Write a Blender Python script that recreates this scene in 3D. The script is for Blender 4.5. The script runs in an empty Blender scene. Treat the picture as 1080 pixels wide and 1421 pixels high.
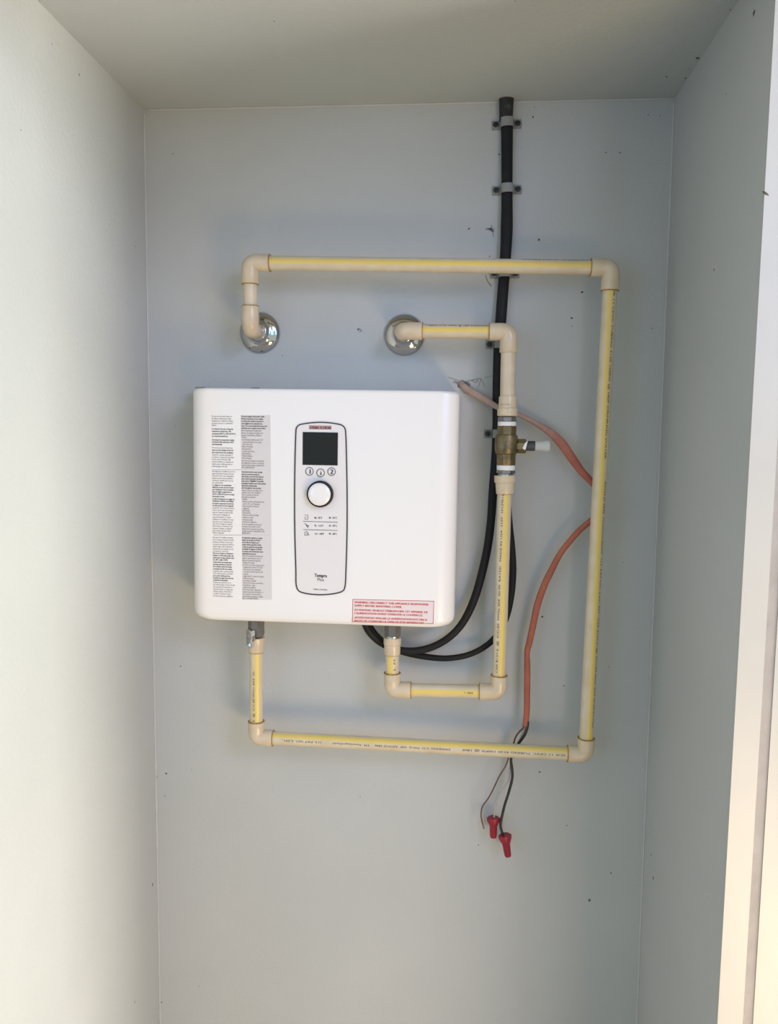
import bpy, math, random
import numpy as np
from mathutils import Vector, Matrix, Quaternion
random.seed(7)
S = bpy.context.scene
COL = S.collection

# ---------------------------------------------------------------- camera
F_PX, DIST, CAM = 1155.0, 1.40, Vector((0, -1.40, 1.5))
def nrm(v): v = np.array(v, float); return v / np.linalg.norm(v)
_Y = nrm([(635-540)/F_PX, (710-600)/F_PX, -1]); _Z = nrm([160/F_PX, 14480/F_PX, 1])
_Z = nrm(_Z - _Y*(_Z @ _Y)); _X = np.cross(_Y, _Z); RW = np.array([_X, _Y, _Z])
cd = bpy.data.cameras.new('camera'); cam = bpy.data.objects.new('camera', cd); COL.objects.link(cam)
cam.matrix_world = Matrix.Translation(CAM) @ Matrix([list(r) for r in RW]).to_4x4()
cd.sensor_fit = 'VERTICAL'; cd.sensor_height = 24.0; cd.lens = F_PX/1421*24.0; cd.clip_start = .02
S.camera = cam
# ---------------------------------------------------------------- world, sun, lamps, exposure
S.view_settings.view_transform = 'Standard'; S.view_settings.look = 'None'
S.view_settings.gamma = 1; S.view_settings.use_curve_mapping = False
S.view_settings.exposure = 0.0
w = bpy.data.worlds.new('world'); S.world = w; w.use_nodes = True
w.node_tree.nodes['Background'].inputs[0].default_value = (.90, .99, .92, 1)
w.node_tree.nodes['Background'].inputs[1].default_value = .78
def area(name, loc, target, sx, sy, power, col):
    l = bpy.data.lights.new(name, 'AREA'); l.shape = 'RECTANGLE'; l.size = sx; l.size_y = sy
    l.energy = power; l.color = col
    o = bpy.data.objects.new(name, l); COL.objects.link(o); o.location = loc
    o.rotation_euler = (Vector(target)-Vector(loc)).to_track_quat('-Z', 'Y').to_euler()
    return o
# daylight from the window behind and to the right, a weaker opening on the left, added warm fill lights low down
area('window_daylight', (2.1, -0.85, 2.0), (-0.5, -0.4, 1.6), 0.7, 0.7, 9.90, (0.455, 1.000, 0.424))
area('side_window_rear', (2.1, -2.0, 2.0), (-0.4, 0, 1.4), 0.8, 0.8, 6.60, (0.182, 0.409, 1.000))
area('rear_window', (1.3, -3.0, 2.0), (-0.1, 0, 1.4), 0.8, 0.8, 10.80, (0.111, 0.306, 1.000))
area('side_window_lower', (2.1, -0.85, 0.9), (-0.5, -0.4, 1.2), 0.6, 0.6, 51.60, (1.000, 0.907, 0.872))
area('left_doorway', (-1.4, -2.6, 1.5), (0.2, 0, 1.3), 0.7, 0.9, 6.30, (0.143, 0.429, 1.000))
area('warm_floor_fill', (1.0, -1.4, 0.2), (-0.5, -0.1, 0.9), 0.5, 0.4, 10.80, (1.000, 0.750, 0.389))  # added fill near the floor, stands in for warm floor bounce
area('high_daylight', (1.5, -2.2, 2.6), (-0.3, 0, 1.5), 0.6, 0.6, 19.80, (0.712, 0.712, 1.000))
area('rear_warm_fill', (0.9, -2.3, 0.2), (-0.6, 0, 0.5), 0.5, 0.4, 9.00, (1.000, 0.700, 0.400))  # added warm fill for the lower left of the closet, no actual lamp
area('side_warm_fill', (1.5, -0.8, 0.6), (-0.5, -0.4, 1.1), 0.4, 0.5, 7.50, (1.000, 0.720, 0.480))  # warm fill added right of the opening to brighten the left wall

# ---------------------------------------------------------------- helpers
def at(px, py, off=0.0):
    d = RW @ np.array([(px-540)/F_PX, (710-py)/F_PX, -1.0]); t = (-off-CAM.y)/d[1]
    return Vector((CAM.x+d[0]*t, -off, CAM.z+d[2]*t))
def on_x(px, py, x):
    d = RW @ np.array([(px-540)/F_PX, (710-py)/F_PX, -1.0]); t = (x-CAM.x)/d[0]
    return Vector((x, CAM.y+d[1]*t, CAM.z+d[2]*t))
def mm(px, off=0.0): return px*(DIST-off)/F_PX      # length of px pixels at this distance off the wall

def mat(name, col, rough=.5, metal=0, bump=0, bscale=60, var=0, vscale=8, trans=0, spec=.5, coat=0, col2=None, lo=.35, hi=.65, alpha=1):
    m = bpy.data.materials.new(name); m.use_nodes = True; nt = m.node_tree; N = nt.nodes; L = nt.links
    b = N['Principled BSDF']
    b.inputs['Base Color'].default_value = (*col, 1); b.inputs['Roughness'].default_value = rough
    b.inputs['Metallic'].default_value = metal; b.inputs['Transmission Weight'].default_value = trans
    b.inputs['Specular IOR Level'].default_value = spec; b.inputs['Coat Weight'].default_value = coat
    b.inputs['Alpha'].default_value = alpha
    tc = N.new('ShaderNodeTexCoord')
    if var or col2:
        n = N.new('ShaderNodeTexNoise'); n.inputs['Scale'].default_value = vscale; n.inputs['Detail'].default_value = 5
        L.new(tc.outputs['Object'], n.inputs['Vector'])
        r = N.new('ShaderNodeValToRGB'); r.color_ramp.elements[0].position = lo; r.color_ramp.elements[1].position = hi
        c2 = col2 or tuple(c*(1-var) for c in col)
        r.color_ramp.elements[0].color = (*c2, 1); r.color_ramp.elements[1].color = (*col, 1)
        L.new(n.outputs['Fac'], r.inputs[0]); L.new(r.outputs[0], b.inputs['Base Color'])
    if bump:
        n = N.new('ShaderNodeTexNoise'); n.inputs['Scale'].default_value = bscale; n.inputs['Detail'].default_value = 4
        L.new(tc.outputs['Object'], n.inputs['Vector'])
        bp = N.new('ShaderNodeBump'); bp.inputs['Strength'].default_value = bump; bp.inputs['Distance'].default_value = .002
        L.new(n.outputs['Fac'], bp.inputs['Height']); L.new(bp.outputs[0], b.inputs['Normal'])
    return m

M = {}
M['wall'] = mat('satin_wall_paint', (.485, .505, .50), .5, bump=.25, bscale=140, var=.05, vscale=4, spec=.35)
M['ceiling'] = mat('ceiling_paint', (.435, .475, .48), .7, bump=.3, bscale=160, var=.04, vscale=3, spec=.3)
M['trim'] = mat('cream_gloss_trim_paint', (.455, .44, .41), .35, bump=.12, bscale=40, var=.03, vscale=12)
M['trim_gap'] = mat('shade_toned_rebate', (.33, .30, .28), .6, bump=.3, bscale=90, var=.12, vscale=30)  # shade of the rebate put into the colour, as the strip is nearly flush
M['caulk'] = mat('corner_caulk', (.49, .495, .485), .6, bump=.5, bscale=50)
M['floor'] = mat('warm_wood_floor', (.38, .29, .21), .45, bump=.2, bscale=20, col2=(.30, .22, .15), vscale=6)
M['roomwall'] = mat('room_wall_paint', (.55, .55, .52), .8)
M['cream'] = mat('cream_cpvc_fitting', (.64, .535, .385), .24, bump=.06, bscale=120, col2=(.58, .475, .325), vscale=45, lo=.3, hi=.6)
M['glue'] = mat('amber_solvent_cement', (.42, .24, .03), .25, col2=(.26, .14, .02), vscale=150)
M['ink'] = mat('black_ink', (.03, .025, .03), .6)
M['greyink'] = mat('grey_ink', (.16, .14, .14), .6)
M['boldink'] = mat('soft_black_ink', (.07, .06, .06), .6)
M['redink'] = mat('red_ink', (.55, .03, .03), .6)
M['white'] = mat('white_enamel_cover', (.88, .86, .84), .30, bump=.02, bscale=300, coat=.15)
M['panel'] = mat('matt_light_grey_panel', (.80, .765, .75), .45)
M['label'] = mat('pale_pink_warning_paper', (.80, .70, .68), .55)
M['strip'] = mat('pale_grey_printed_strip', (.70, .67, .665), .5)
M['logo'] = mat('dusty_red_name_strip', (.52, .30, .29), .5)
M['screen'] = mat('black_glass_display', (.008, .009, .011), .05, spec=.35)
M['knob'] = mat('glossy_white_knob', (.88, .85, .82), .12, coat=.6)
M['blackplastic'] = mat('black_plastic', (.008, .007, .007), .5, spec=.3)
M['cable'] = mat('black_cable_jacket', (.009, .009, .010), .55, spec=.25, bump=.15, bscale=70, col2=(.013, .013, .014), vscale=40)
M['dustycable'] = mat('dusty_black_tape', (.016, .017, .016), .6, bump=.4, bscale=90, col2=(.10, .10, .09), vscale=60, lo=.28, hi=.42)
M['clamp'] = mat('grey_translucent_plastic', (.25, .26, .25), .45, bump=.1)
M['nail'] = mat('black_nail_head', (.010, .012, .012), .5)
M['chrome'] = mat('chrome', (.50, .50, .495), .06, 1, bump=.04, bscale=25)
M['steel'] = mat('dull_grey_steel', (.30, .295, .285), .38, .85, col2=(.20, .20, .20), vscale=60)
M['steelthread'] = mat('bright_steel_thread', (.75, .75, .72), .22, 1)
M['grey'] = mat('grey_coupling_body', (.145, .14, .135), .42, .3, col2=(.19, .185, .18), vscale=70)
M['brass'] = mat('aged_brass', (.25, .195, .095), .42, .75, bump=.2, bscale=150, col2=(.155, .125, .07), vscale=55)
M['tape'] = mat('white_thread_tape', (.80, .80, .78), .6, bump=.6, bscale=180)
M['greyhose'] = mat('dark_grey_rubber', (.045, .055, .055), .45)
M['clear'] = mat('cloudy_clear_plastic', (.82, .84, .80), .18, trans=.55, spec=.6)
M['orange'] = mat('orange_cable_jacket', (.42, .115, .06), .5, bump=.15, bscale=90, col2=(.31, .08, .045), vscale=28)
M['copper'] = mat('tarnished_copper_wire', (.18, .09, .05), .45, .6, col2=(.12, .06, .04), vscale=40)
M['blackwire'] = mat('black_wire_insulation', (.012, .014, .009), .45)
M['whitewire'] = mat('white_wire_insulation', (.42, .39, .37), .5)
M['red'] = mat('crimson_wire_nut_plastic', (.32, .012, .033), .38, col2=(.25, .010, .028), vscale=50)
M['dirt'] = mat('dark_dirt', (.10, .09, .075), .9)
M['web'] = mat('grey_cobweb_fibre', (.16, .155, .145), .9)

# orange jacket: overspray of wall paint on its upper end, fading out by height
def orange_mix(m):
    nt = m.node_tree; N = nt.nodes; L = nt.links; b = N['Principled BSDF']
    src = b.inputs['Base Color'].links[0].from_socket
    tc = N.new('ShaderNodeTexCoord'); sp = N.new('ShaderNodeSeparateXYZ'); L.new(tc.outputs['Object'], sp.inputs[0])
    mr = N.new('ShaderNodeMapRange'); mr.inputs['From Min'].default_value = -.13; mr.inputs['From Max'].default_value = -.045
    L.new(sp.outputs['Z'], mr.inputs['Value'])
    no = N.new('ShaderNodeTexNoise'); no.inputs['Scale'].default_value = 90; L.new(tc.outputs['Object'], no.inputs['Vector'])
    mu = N.new('ShaderNodeMath'); mu.operation = 'MULTIPLY_ADD'; mu.use_clamp = True
    L.new(no.outputs['Fac'], mu.inputs[0]); mu.inputs[1].default_value = 1.0
    ad = N.new('ShaderNodeMath'); ad.operation = 'SUBTRACT'; L.new(mr.outputs[0], ad.inputs[0]); ad.inputs[1].default_value = .55
    L.new(ad.outputs[0], mu.inputs[2])
    m2 = N.new('ShaderNodeMath'); m2.operation = 'MULTIPLY'; L.new(mu.outputs[0], m2.inputs[0]); L.new(mr.outputs[0], m2.inputs[1])
    mx = N.new('ShaderNodeMixRGB'); mx.inputs[2].default_value = (.42, .31, .26, 1)
    L.new(m2.outputs[0], mx.inputs[0]); L.new(src, mx.inputs[1]); L.new(mx.outputs[0], b.inputs['Base Color'])
orange_mix(M['orange'])

# pipe: cream plastic with one printed yellow stripe; u = distance round the pipe from the stripe
def pipe_mat():
    m = mat('cream_cpvc_pipe', (.66, .575, .42), .30, bump=.05, bscale=120, col2=(.60, .51, .355), vscale=40)
    nt = m.node_tree; N = nt.nodes; L = nt.links; b = N['Principled BSDF']
    src = b.inputs['Base Color'].links[0].from_socket
    uv = N.new('ShaderNodeUVMap'); uv.uv_map = 'UVMap'; sp = N.new('ShaderNodeSeparateXYZ'); L.new(uv.outputs[0], sp.inputs[0])
    s = N.new('ShaderNodeMath'); s.operation = 'SUBTRACT'; s.inputs[1].default_value = .5; L.new(sp.outputs['X'], s.inputs[0])
    a = N.new('ShaderNodeMath'); a.operation = 'ABSOLUTE'; L.new(s.outputs[0], a.inputs[0])
    no = N.new('ShaderNodeTexNoise'); no.inputs['Scale'].default_value = 30; no.inputs['Detail'].default_value = 4
    tc = N.new('ShaderNodeTexCoord'); L.new(tc.outputs['Object'], no.inputs['Vector'])
    ad = N.new('ShaderNodeMath'); ad.operation = 'MULTIPLY_ADD'; L.new(no.outputs['Fac'], ad.inputs[0]); ad.inputs[1].default_value = .025
    L.new(a.outputs[0], ad.inputs[2])
    mr = N.new('ShaderNodeMapRange'); mr.inputs['From Min'].default_value = .058; mr.inputs['From Max'].default_value = .084
    mr.inputs['To Min'].default_value = 1; mr.inputs['To Max'].default_value = 0; L.new(ad.outputs[0], mr.inputs['Value'])
    mx = N.new('ShaderNodeMixRGB'); mx.inputs[2].default_value = (.76, .57, .12, 1)
    fa = N.new('ShaderNodeMath'); fa.operation = 'MULTIPLY'; fa.inputs[1].default_value = .88; L.new(mr.outputs[0], fa.inputs[0])
    L.new(fa.outputs[0], mx.inputs[0]); L.new(src, mx.inputs[1]); L.new(mx.outputs[0], b.inputs['Base Color'])
    return m
M['pipe'] = pipe_mat()

ORG = {}
def world_org(p): return ORG.get(p.name, Matrix.Identity(4)) if p is not None else Matrix.Identity(4)
def thing(name, label, cat, loc=(0, 0, 0), rot=None, group=None):
    o = bpy.data.objects.new(name, None); COL.objects.link(o); o.empty_display_size = .02
    m = Matrix.Translation(loc) @ (rot or Matrix.Identity(4)); o.matrix_world = m; ORG[o.name] = m
    o['label'] = label; o['category'] = cat
    if group: o['group'] = group
    return o
class MB:
    """collects shapes in world coordinates and links them as one mesh object"""
    def __init__(s): s.v = []; s.f = []; s.uv = {}
    def add(s, vs, fs):
        n = len(s.v); s.v += [Vector(v) for v in vs]; s.f += [tuple(i+n for i in f) for f in fs]; return n
    def box(s, a, b, bev=0):
        (x0, y0, z0), (x1, y1, z1) = a, b
        vs = [(x, y, z) for x in (x0, x1) for y in (y0, y1) for z in (z0, z1)]
        s.add(vs, [(0,1,3,2),(4,6,7,5),(0,4,5,1),(2,3,7,6),(0,2,6,4),(1,5,7,3)]); return s
    def quad(s, a, b, c, d): s.add([a, b, c, d], [(0,1,2,3)]); return s
    def sweep(s, st, seg=24, cap=True, up=None, uvf=None):
        """st: list of (point, rx, ry). rx is across (perpendicular to up and path), ry along up"""
        pts = [Vector(p[0]) for p in st]; n = len(pts); rings = []
        T = []
        for i in range(n):
            a = i
            while a > 0 and (pts[i]-pts[a]).length < 1e-7: a -= 1
            b = i
            while b < n-1 and (pts[b]-pts[i]).length < 1e-7: b += 1
            t1 = pts[i]-pts[a]; t2 = pts[b]-pts[i]
            t = (t1.normalized() if t1.length > 1e-7 else Vector()) + (t2.normalized() if t2.length > 1e-7 else Vector())
            T.append(t.normalized())
        U = Vector(up) if up else None
        if U is None:
            U = Vector((0, -1, 0)) if abs(T[0].y) < .9 else Vector((0, 0, 1))
            roll = True
        else: roll = False
        cur = (U - T[0]*U.dot(T[0])).normalized(); prev = T[0]; base = len(s.v)
        for i in range(n):
            if roll:
                q = prev.rotation_difference(T[i]); cur = q @ cur; prev = T[i]
                cur = (cur - T[i]*cur.dot(T[i])).normalized()
            else: cur = (U - T[i]*U.dot(T[i])).normalized()
            side = cur.cross(T[i])
            rx = st[i][1]; ry = st[i][2] if len(st[i]) > 2 else rx
            for k in range(seg):
                a = 2*math.pi*k/seg
                s.v.append(pts[i] + side*(rx*math.sin(a)) + cur*(ry*math.cos(a)))
        for i in range(n-1):
            for k in range(seg):
                k2 = (k+1) % seg
                s.f.append((base+i*seg+k, base+i*seg+k2, base+(i+1)*seg+k2, base+(i+1)*seg+k))
                if uvf is not None: s.uv[len(s.f)-1] = (uvf(k, i), uvf(k+1, i), uvf(k+1, i+1), uvf(k, i+1))
        if cap:
            s.f.append(tuple(base+k for k in range(seg))[::-1]); s.f.append(tuple(base+(n-1)*seg+k for k in range(seg)))
        return s
    def lathe(s, p, axis, prof, seg=24, up=None):
        ax = Vector(axis).normalized(); p = Vector(p)
        return s.sweep_fixed([(p+ax*t, r) for t, r in prof], ax, seg, up)
    def sweep_fixed(s, st, ax, seg, up=None):
        u = Vector(up) if up else (Vector((0, -1, 0)) if abs(ax.y) < .9 else Vector((0, 0, 1)))
        u = (u-ax*u.dot(ax)).normalized(); sd = u.cross(ax); base = len(s.v)
        for p, r in st:
            for k in range(seg):
                a = 2*math.pi*(k+.5)/seg; s.v.append(p+sd*(r*math.sin(a))+u*(r*math.cos(a)))
        for i in range(len(st)-1):
            for k in range(seg):
                k2 = (k+1) % seg; s.f.append((base+i*seg+k, base+i*seg+k2, base+(i+1)*seg+k2, base+(i+1)*seg+k))
        s.f.append(tuple(base+k for k in range(seg))[::-1]); s.f.append(tuple(base+(len(st)-1)*seg+k for k in range(seg)))
        return s
    def prism(s, pts, d):
        """closed outline pts (3D) extruded by vector d"""
        n = len(pts); d = Vector(d); b = s.add(list(pts)+[Vector(p)+d for p in pts], [])
        s.f.append(tuple(b+i for i in range(n))); s.f.append(tuple(b+n+i for i in range(n))[::-1])
        for i in range(n): j = (i+1) % n; s.f.append((b+i, b+n+i, b+n+j, b+j))
        return s
    def build(s, name, m, parent=None, smooth=True, ang=35, kind=None, label=None):
        me = bpy.data.meshes.new(name)
        inv = world_org(parent).inverted()
        me.from_pydata([tuple(inv @ v) for v in s.v], [], s.f); me.materials.append(m)
        if s.uv:
            ul = me.uv_layers.new(name='UVMap')
            for p in me.polygons:
                if p.index in s.uv:
                    for j, li in enumerate(p.loop_indices): ul.data[li].uv = s.uv[p.index][j]
        import bmesh
        if not s.uv:
            bm = bmesh.new(); bm.from_mesh(me); bmesh.ops.recalc_face_normals(bm, faces=bm.faces); bm.to_mesh(me); bm.free()
        if smooth: me.shade_smooth(); me.set_sharp_from_angle(angle=math.radians(ang))
        o = bpy.data.objects.new(name, me); COL.objects.link(o)
        if parent is not None: o.parent = parent
        ORG[o.name] = world_org(parent)
        if kind: o['kind'] = kind
        if label: o['label'] = label
        return o
def tagm(o, label, cat, group=None):
    o['label'] = label; o['category'] = cat
    if group: o['group'] = group
    return o

_glyph = {}
def glyphs(txt):
    """flat letter mesh for a line of text, em size 1: (verts, faces, width)"""
    if txt in _glyph: return _glyph[txt]
    c = bpy.data.curves.new('t', 'FONT'); c.body = txt; c.size = 1; c.resolution_u = 2
    o = bpy.data.objects.new('t', c); me = o.to_mesh()
    vs = [(v.co.x, v.co.y) for v in me.vertices]; fs = [tuple(p.vertices) for p in me.polygons]
    o.to_mesh_clear(); bpy.data.objects.remove(o); bpy.data.curves.remove(c)
    wd = max([v[0] for v in vs]) if vs else 0
    _glyph[txt] = (vs, fs, wd); return _glyph[txt]
def put_text(mb, txt, fn, x0, y0, size, width=None, xs=1.0, bold=0, maxw=None):
    """text laid at (x0,y0) in a 2-D plane that fn maps to 3-D"""
    vs, fs, wd = glyphs(txt)
    if not vs: return
    sx = size*xs
    if width: sx = width/wd
    if maxw and sx*wd > maxw: sx = maxw/wd
    for k in range(2 if bold else 1):
        dx = k*bold
        mb.add([fn(x0+dx+x*sx, y0+y*size, k*.00002) for x, y in vs], fs)

# ---------------------------------------------------------------- room shell
XL, XR, ZC, YF = -.5285, .3325, 2.0285, -.424
def struct(name, mb, m): return mb.build(name, m, None, smooth=False, kind='structure')
struct('wall_back', MB().box((XL-.1, 0, 0), (XR+.1, .1, ZC+.1)), M['wall'])
struct('wall_left', MB().box((XL-.1, -.60, 0), (XL, 0, ZC+.1)), M['wall'])
struct('wall_right', MB().box((XR, YF, 0), (XR+.03, 0, ZC+.1)), M['wall'])
struct('ceiling', MB().box((XL, -.50, ZC), (XR, 0, ZC+.1)), M['ceiling'])
struct('floor', MB().box((-2.2, -3.9, -.06), (2.4, 0, 0)), M['floor'])
# door jamb on the right: face, rebate, stop
jx = XR
def jamb(x0, x1, y0, y1):      # upright strip; the casing leans a touch inwards at its foot
    def xx(x, z): return x-(1.97-z)*.0055
    m = MB(); vs = [(xx(x, z), y, z) for x in (x0, x1) for y in (y1, y0) for z in (0, 2.45)]
    m.add(vs, [(0,1,3,2),(4,6,7,5),(0,4,5,1),(2,3,7,6),(0,2,6,4),(1,5,7,3)]); return m
struct('trim_1', jamb(.3330, .3625, -.4236, -.4256), M['trim'])
struct('trim_2', jamb(.3615, .3760, -.4236, -.4250), M['trim_gap'])
struct('trim_3', jamb(.3745, .460, -.4236, -.4258), M['trim'])
struct('trim_4', MB().box((XL-.2, -.60, 1.99), (XR+.01, -.46, 2.5)), M['trim'])       # header over the opening
struct('wall_front_right', MB().box((XR+.11, -.42, 0), (2.4, -.30, 2.5)), M['roomwall'])
struct('wall_front_left', MB().box((-2.2, -.62, 0), (XL-.02, -.50, 2.5)), M['roomwall'])

# dirt specks and chips on the back wall and in the corners
SPECK = [(651,317,7),(681,318,14),(748,332,6),(841,211,5),(861,211,5),(808,405,6),(794,441,5),(794,452,3),(693,214,5),(742,148,4),
 (740,162,4),(243,591,3),(392,493,4),(497,457,5),(783,951,4),(749,1071,4),(787,1145,4),(753,855,5),(818,1249,7),(848,1211,4),(664,1172,4),
 (231,1073,5),(229,1104,4),(266,1067,3),(251,924,4),(240,213,3),(217,1077,8),(215,1253,9),(222,1390,12),(219,1414,8),(276,1368,4),(900,159,3),(916,160,4),(680,355,5),
 (500,1105,3),(905,455,3),(865,780,3),(845,925,3)]
def blob(c, r, nrm_, tan, n=9):
    c = Vector(c); nn = Vector(nrm_); t = Vector(tan); b2 = nn.cross(t); el = random.uniform(.35, .9); th = random.uniform(0, 6.3)
    m = MB(); pts = []
    for k in range(n):
        a = 2*math.pi*k/n; q = r*random.uniform(.45, 1.1); u, v = math.cos(a)*q, math.sin(a)*q*el
        pts.append(c + t*(u*math.cos(th)-v*math.sin(th)) + b2*(u*math.sin(th)+v*math.cos(th)))
    top = c+nn*r*.25
    m.add(pts+[top], [(k, (k+1) % n, n) for k in range(n)]+[tuple(range(n))[::-1]]); return m
wb = bpy.data.objects['wall_back']; wl = bpy.data.objects['wall_left']; wr = bpy.data.objects['wall_right']
for px, py, s in SPECK:
    blob(at(px, py, .0001), mm(s)*.40, (0, -1, 0), (1, 0, 0)).build('dirt_speck', M['dirt'], wb)
for px, py, s in [(29,180,4),(72,60,4),(110,103,5),(212,1227,7),(187,1390,5),(188,341,4),(152,311,3)]:
    p = on_x(px, py, XL+.0001)
    if p.z < ZC-.005: blob(p, .0025*s/5, (1, 0, 0), (0, 1, 0)).build('dirt_speck', M['dirt'], wl)
for px, py, s in [(1047,17,11),(991,374,5),(907,1218,7),(904,1186,6),(985,1095,3),(887,1347,8),(885,1392,6),(1008,130,3),(958,230,3),(895,1070,5)]:
    p = on_x(px, py, XR-.0001)
    if p.z < ZC-.005: blob(p, .0028*s/5, (-1, 0, 0), (0, 1, 0)).build('dirt_speck', M['dirt'], wr)
# chip in the jamb edge
p = at(1061.5, 267, .4258); blob(p, .0055, (0, -1, 0), (1, 0, 0)).build('paint_chip', M['dirt'], bpy.data.objects['trim_1'])
# dark smudges where ceiling meets the right wall
def on_z(px, py, z):
    d = RW @ np.array([(px-540)/F_PX, (710-py)/F_PX, -1.0]); t = (z-CAM.z)/d[2]; return Vector((CAM.x+d[0]*t, CAM.y+d[1]*t, z))
cl = bpy.data.objects['ceiling']
for px, py, s in [(968,80,12),(957,95,5),(925,106,6),(952,108,6),(380,29,4),(1014,13,5),(715,1,3)]:
    blob(on_z(px, py, ZC-.0001), .004*s/9, (0, 0, -1), (1, 0, 0)).build('dirt_speck', M['dirt'], cl)
# uneven caulk bead down both rear corners
for nm, xx, sg in (('caulk_bead', XL, 1), ('caulk_bead', XR, -1)):
    st = []; z = 0.02
    while z < ZC: st.append((Vector((xx+sg*.001, -.001, z)), .0016+random.uniform(0, .0009))); z += .02
    MB().sweep(st, 8).build(nm, M['caulk'], wb)
st = [(Vector((XL+.01+i*.021, -.001, ZC-.001)), .0012+random.uniform(0, .0008)) for i in range(41)]
MB().sweep(st, 8).build('caulk_bead', M['caulk'], wb)

# ---------------------------------------------------------------- pipework
PR, FR = .0112, .0139
ZUP = Vector((0, 0, 1))
def pipe(p0, p1, parent, stripe=None, twist=0, text=None, r=PR, ends=True):
    """straight pipe. stripe: where the stripe centre lies across the width seen from the front (0..1);
    text: list of (string, start along axis m, width m, across 0..1, reversed?)"""
    p0, p1 = Vector(p0), Vector(p1); ax = (p1-p0); L = ax.length; ax.normalize()
    u = Vector((0, -1, 0)); u = (u-ax*u.dot(ax)).normalized(); side = u.cross(ax)
    # angle a: 0 = towards camera; + = towards side. across fraction runs 0..1 along +X for uprights, top to bottom for level pipes
    ref = Vector((1, 0, 0)) if abs(ax.z) > .7 else Vector((0, 0, -1))
    sg = 1 if side.dot(ref) > 0 else -1
    def ang(fr): return sg*math.asin(max(-1, min(1, (fr-.5)*2)))
    seg = 40; n = max(2, int(L/.03)); m = MB(); sa = ang(stripe) if stripe is not None else math.pi; sb = sa+(ang(stripe+twist)-sa if stripe is not None else 0)
    st = [(p0+ax*(L*i/n), r) for i in range(n+1)]
    def uvf(k, i):
        a = 2*math.pi*k/seg-(sa+(sb-sa)*i/n); uu = a/(2*math.pi)+.5
        return (uu, i*L/n)
    # keep u continuous but centred on the stripe
    def uvw(k, i):
        return uvf(k, i)
    m.sweep(st, seg, up=(0, -1, 0), uvf=uvw)
    # wrap u into 0..1 per face
    for fi, c in list(m.uv.items()):
        mu = sum(q[0] for q in c)/4; sh = math.floor(mu); m.uv[fi] = tuple((q[0]-sh, q[1]) for q in c)
    o = m.build('pipe', M['pipe'], parent)
    if text:
        for s, a0, wd, fr, rev, tw in text:
            t = MB()
            th = ang(fr); th2 = ang(fr+tw)
            def fn(x, y, dz):
                d = -1 if rev else 1
                s_ = a0+d*x; a = th+(th2-th)*s_/L + d*TD*y/r
                return p0+ax*s_+(u*math.cos(a)+side*math.sin(a))*(r+.00012+dz)
            # direction of letter tops: left-hand normal of reading direction, seen from the camera
            up_vis = Vector((0, -1, 0)).cross(ax if not rev else -ax)*1
            TD = 1 if (side.dot(up_vis) > 0) == (not rev) else -1
            put_text(t, s, fn, 0, -.0016, .0046, width=wd, bold=.00012)
            if t.v: t.build('printed_text', M['ink'], o, smooth=False)
    return o
def ring(c, ax, parent, r=FR, w=.0011):
    ax = Vector(ax).normalized(); m = MB(); 
    m.lathe(Vector(c)-ax*w/2, ax, [(0, r-.003), (0, r+.0001), (w*.5, r+.0004), (w, r+.0001), (w, r-.003)], 28)
    return m.build('glue_ring', M['glue'], parent)
def elbow(c, d0, d1, l0, l1, parent, rings=(1, 1), r=FR, bend=.011):
    """corner c, legs out along d0 and d1 with lengths l0, l1"""
    c = Vector(c); d0 = Vector(d0).normalized(); d1 = Vector(d1).normalized(); st = []
    lip = .0012
    st.append((c+d0*l0, r-.0018)); st.append((c+d0*l0, r-.0004)); st.append((c+d0*(l0-.0008), r)); st.append((c+d0*(bend+.005), r*.985))
    n = 12; A = c+d0*bend; B = c+d1*bend
    for i in range(n+1):
        t = i/n; p = A*(1-t)**2+c*2*t*(1-t)+B*t*t; st.append((p, r*(.985-.02*math.sin(math.pi*t))))
    st.append((c+d1*(bend+.005), r*.985)); st.append((c+d1*(l1-.0008), r)); st.append((c+d1*l1, r-.0004)); st.append((c+d1*l1, r-.0018))
    o = MB().sweep(st, 36).build('elbow', M['cream'], parent, ang=50)
    if rings[0]: ring(c+d0*l0, d0, o)
    if rings[1]: ring(c+d1*l1, d1, o)
    return o
def dirn(a, b): return (Vector(b)-Vector(a)).normalized()

# ---- loop A: heater's left connection -> round the right -> up -> left -> wall
O1 = .060
A0 = at(355.7, 866, O1); A1 = at(355.8, 1022.5, O1); A2 = at(812.5, 1046.5, .061); A3 = at(848.3, 371, .068); A4 = at(347, 364, .066); A5 = at(347.5, 455, .064)
A6 = Vector((A5.x, 0, A5.z))
loopA = thing('outer_water_pipe', 'long outer cream pipe loop with yellow stripe, encircling the heater and the brass valve', 'pipe', A1)
e = elbow(A1, dirn(A1, A0), dirn(A1, A2), mm(24, O1), mm(25, O1), loopA)
e = elbow(A2, dirn(A2, A1), dirn(A2, A3), mm(25, O1), mm(24, O1), loopA)
e = elbow(A3, dirn(A3, A2), dirn(A3, A4), mm(30, .068), mm(27, .068), loopA)
e = elbow(A4, dirn(A4, A3), dirn(A4, A5), mm(28, .066), mm(29, .066), loopA)
e = elbow(A5, dirn(A5, A4), dirn(A5, A6), mm(30, .064), .036, loopA, rings=(1, 0))
pipe(at(355.7, 903, O1), A1+dirn(A1, A0)*.012, loopA, .67, .0, [('6  @  ICC-ES PMG> R04  25-', .0, .001, 0, 0, 0)][:0])
def pipe_txt(p0, p1, parent, stripe, tw, lines, **k):
    return pipe(p0, p1, parent, stripe, tw, lines, **k)
o = pipe(A6+Vector((0, .01, 0)), A5+Vector((0, -.0, 0))+Vector((0, .012, 0)), loopA)
o = pipe(A5+ZUP*.012, A4-ZUP*.012, loopA)
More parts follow.
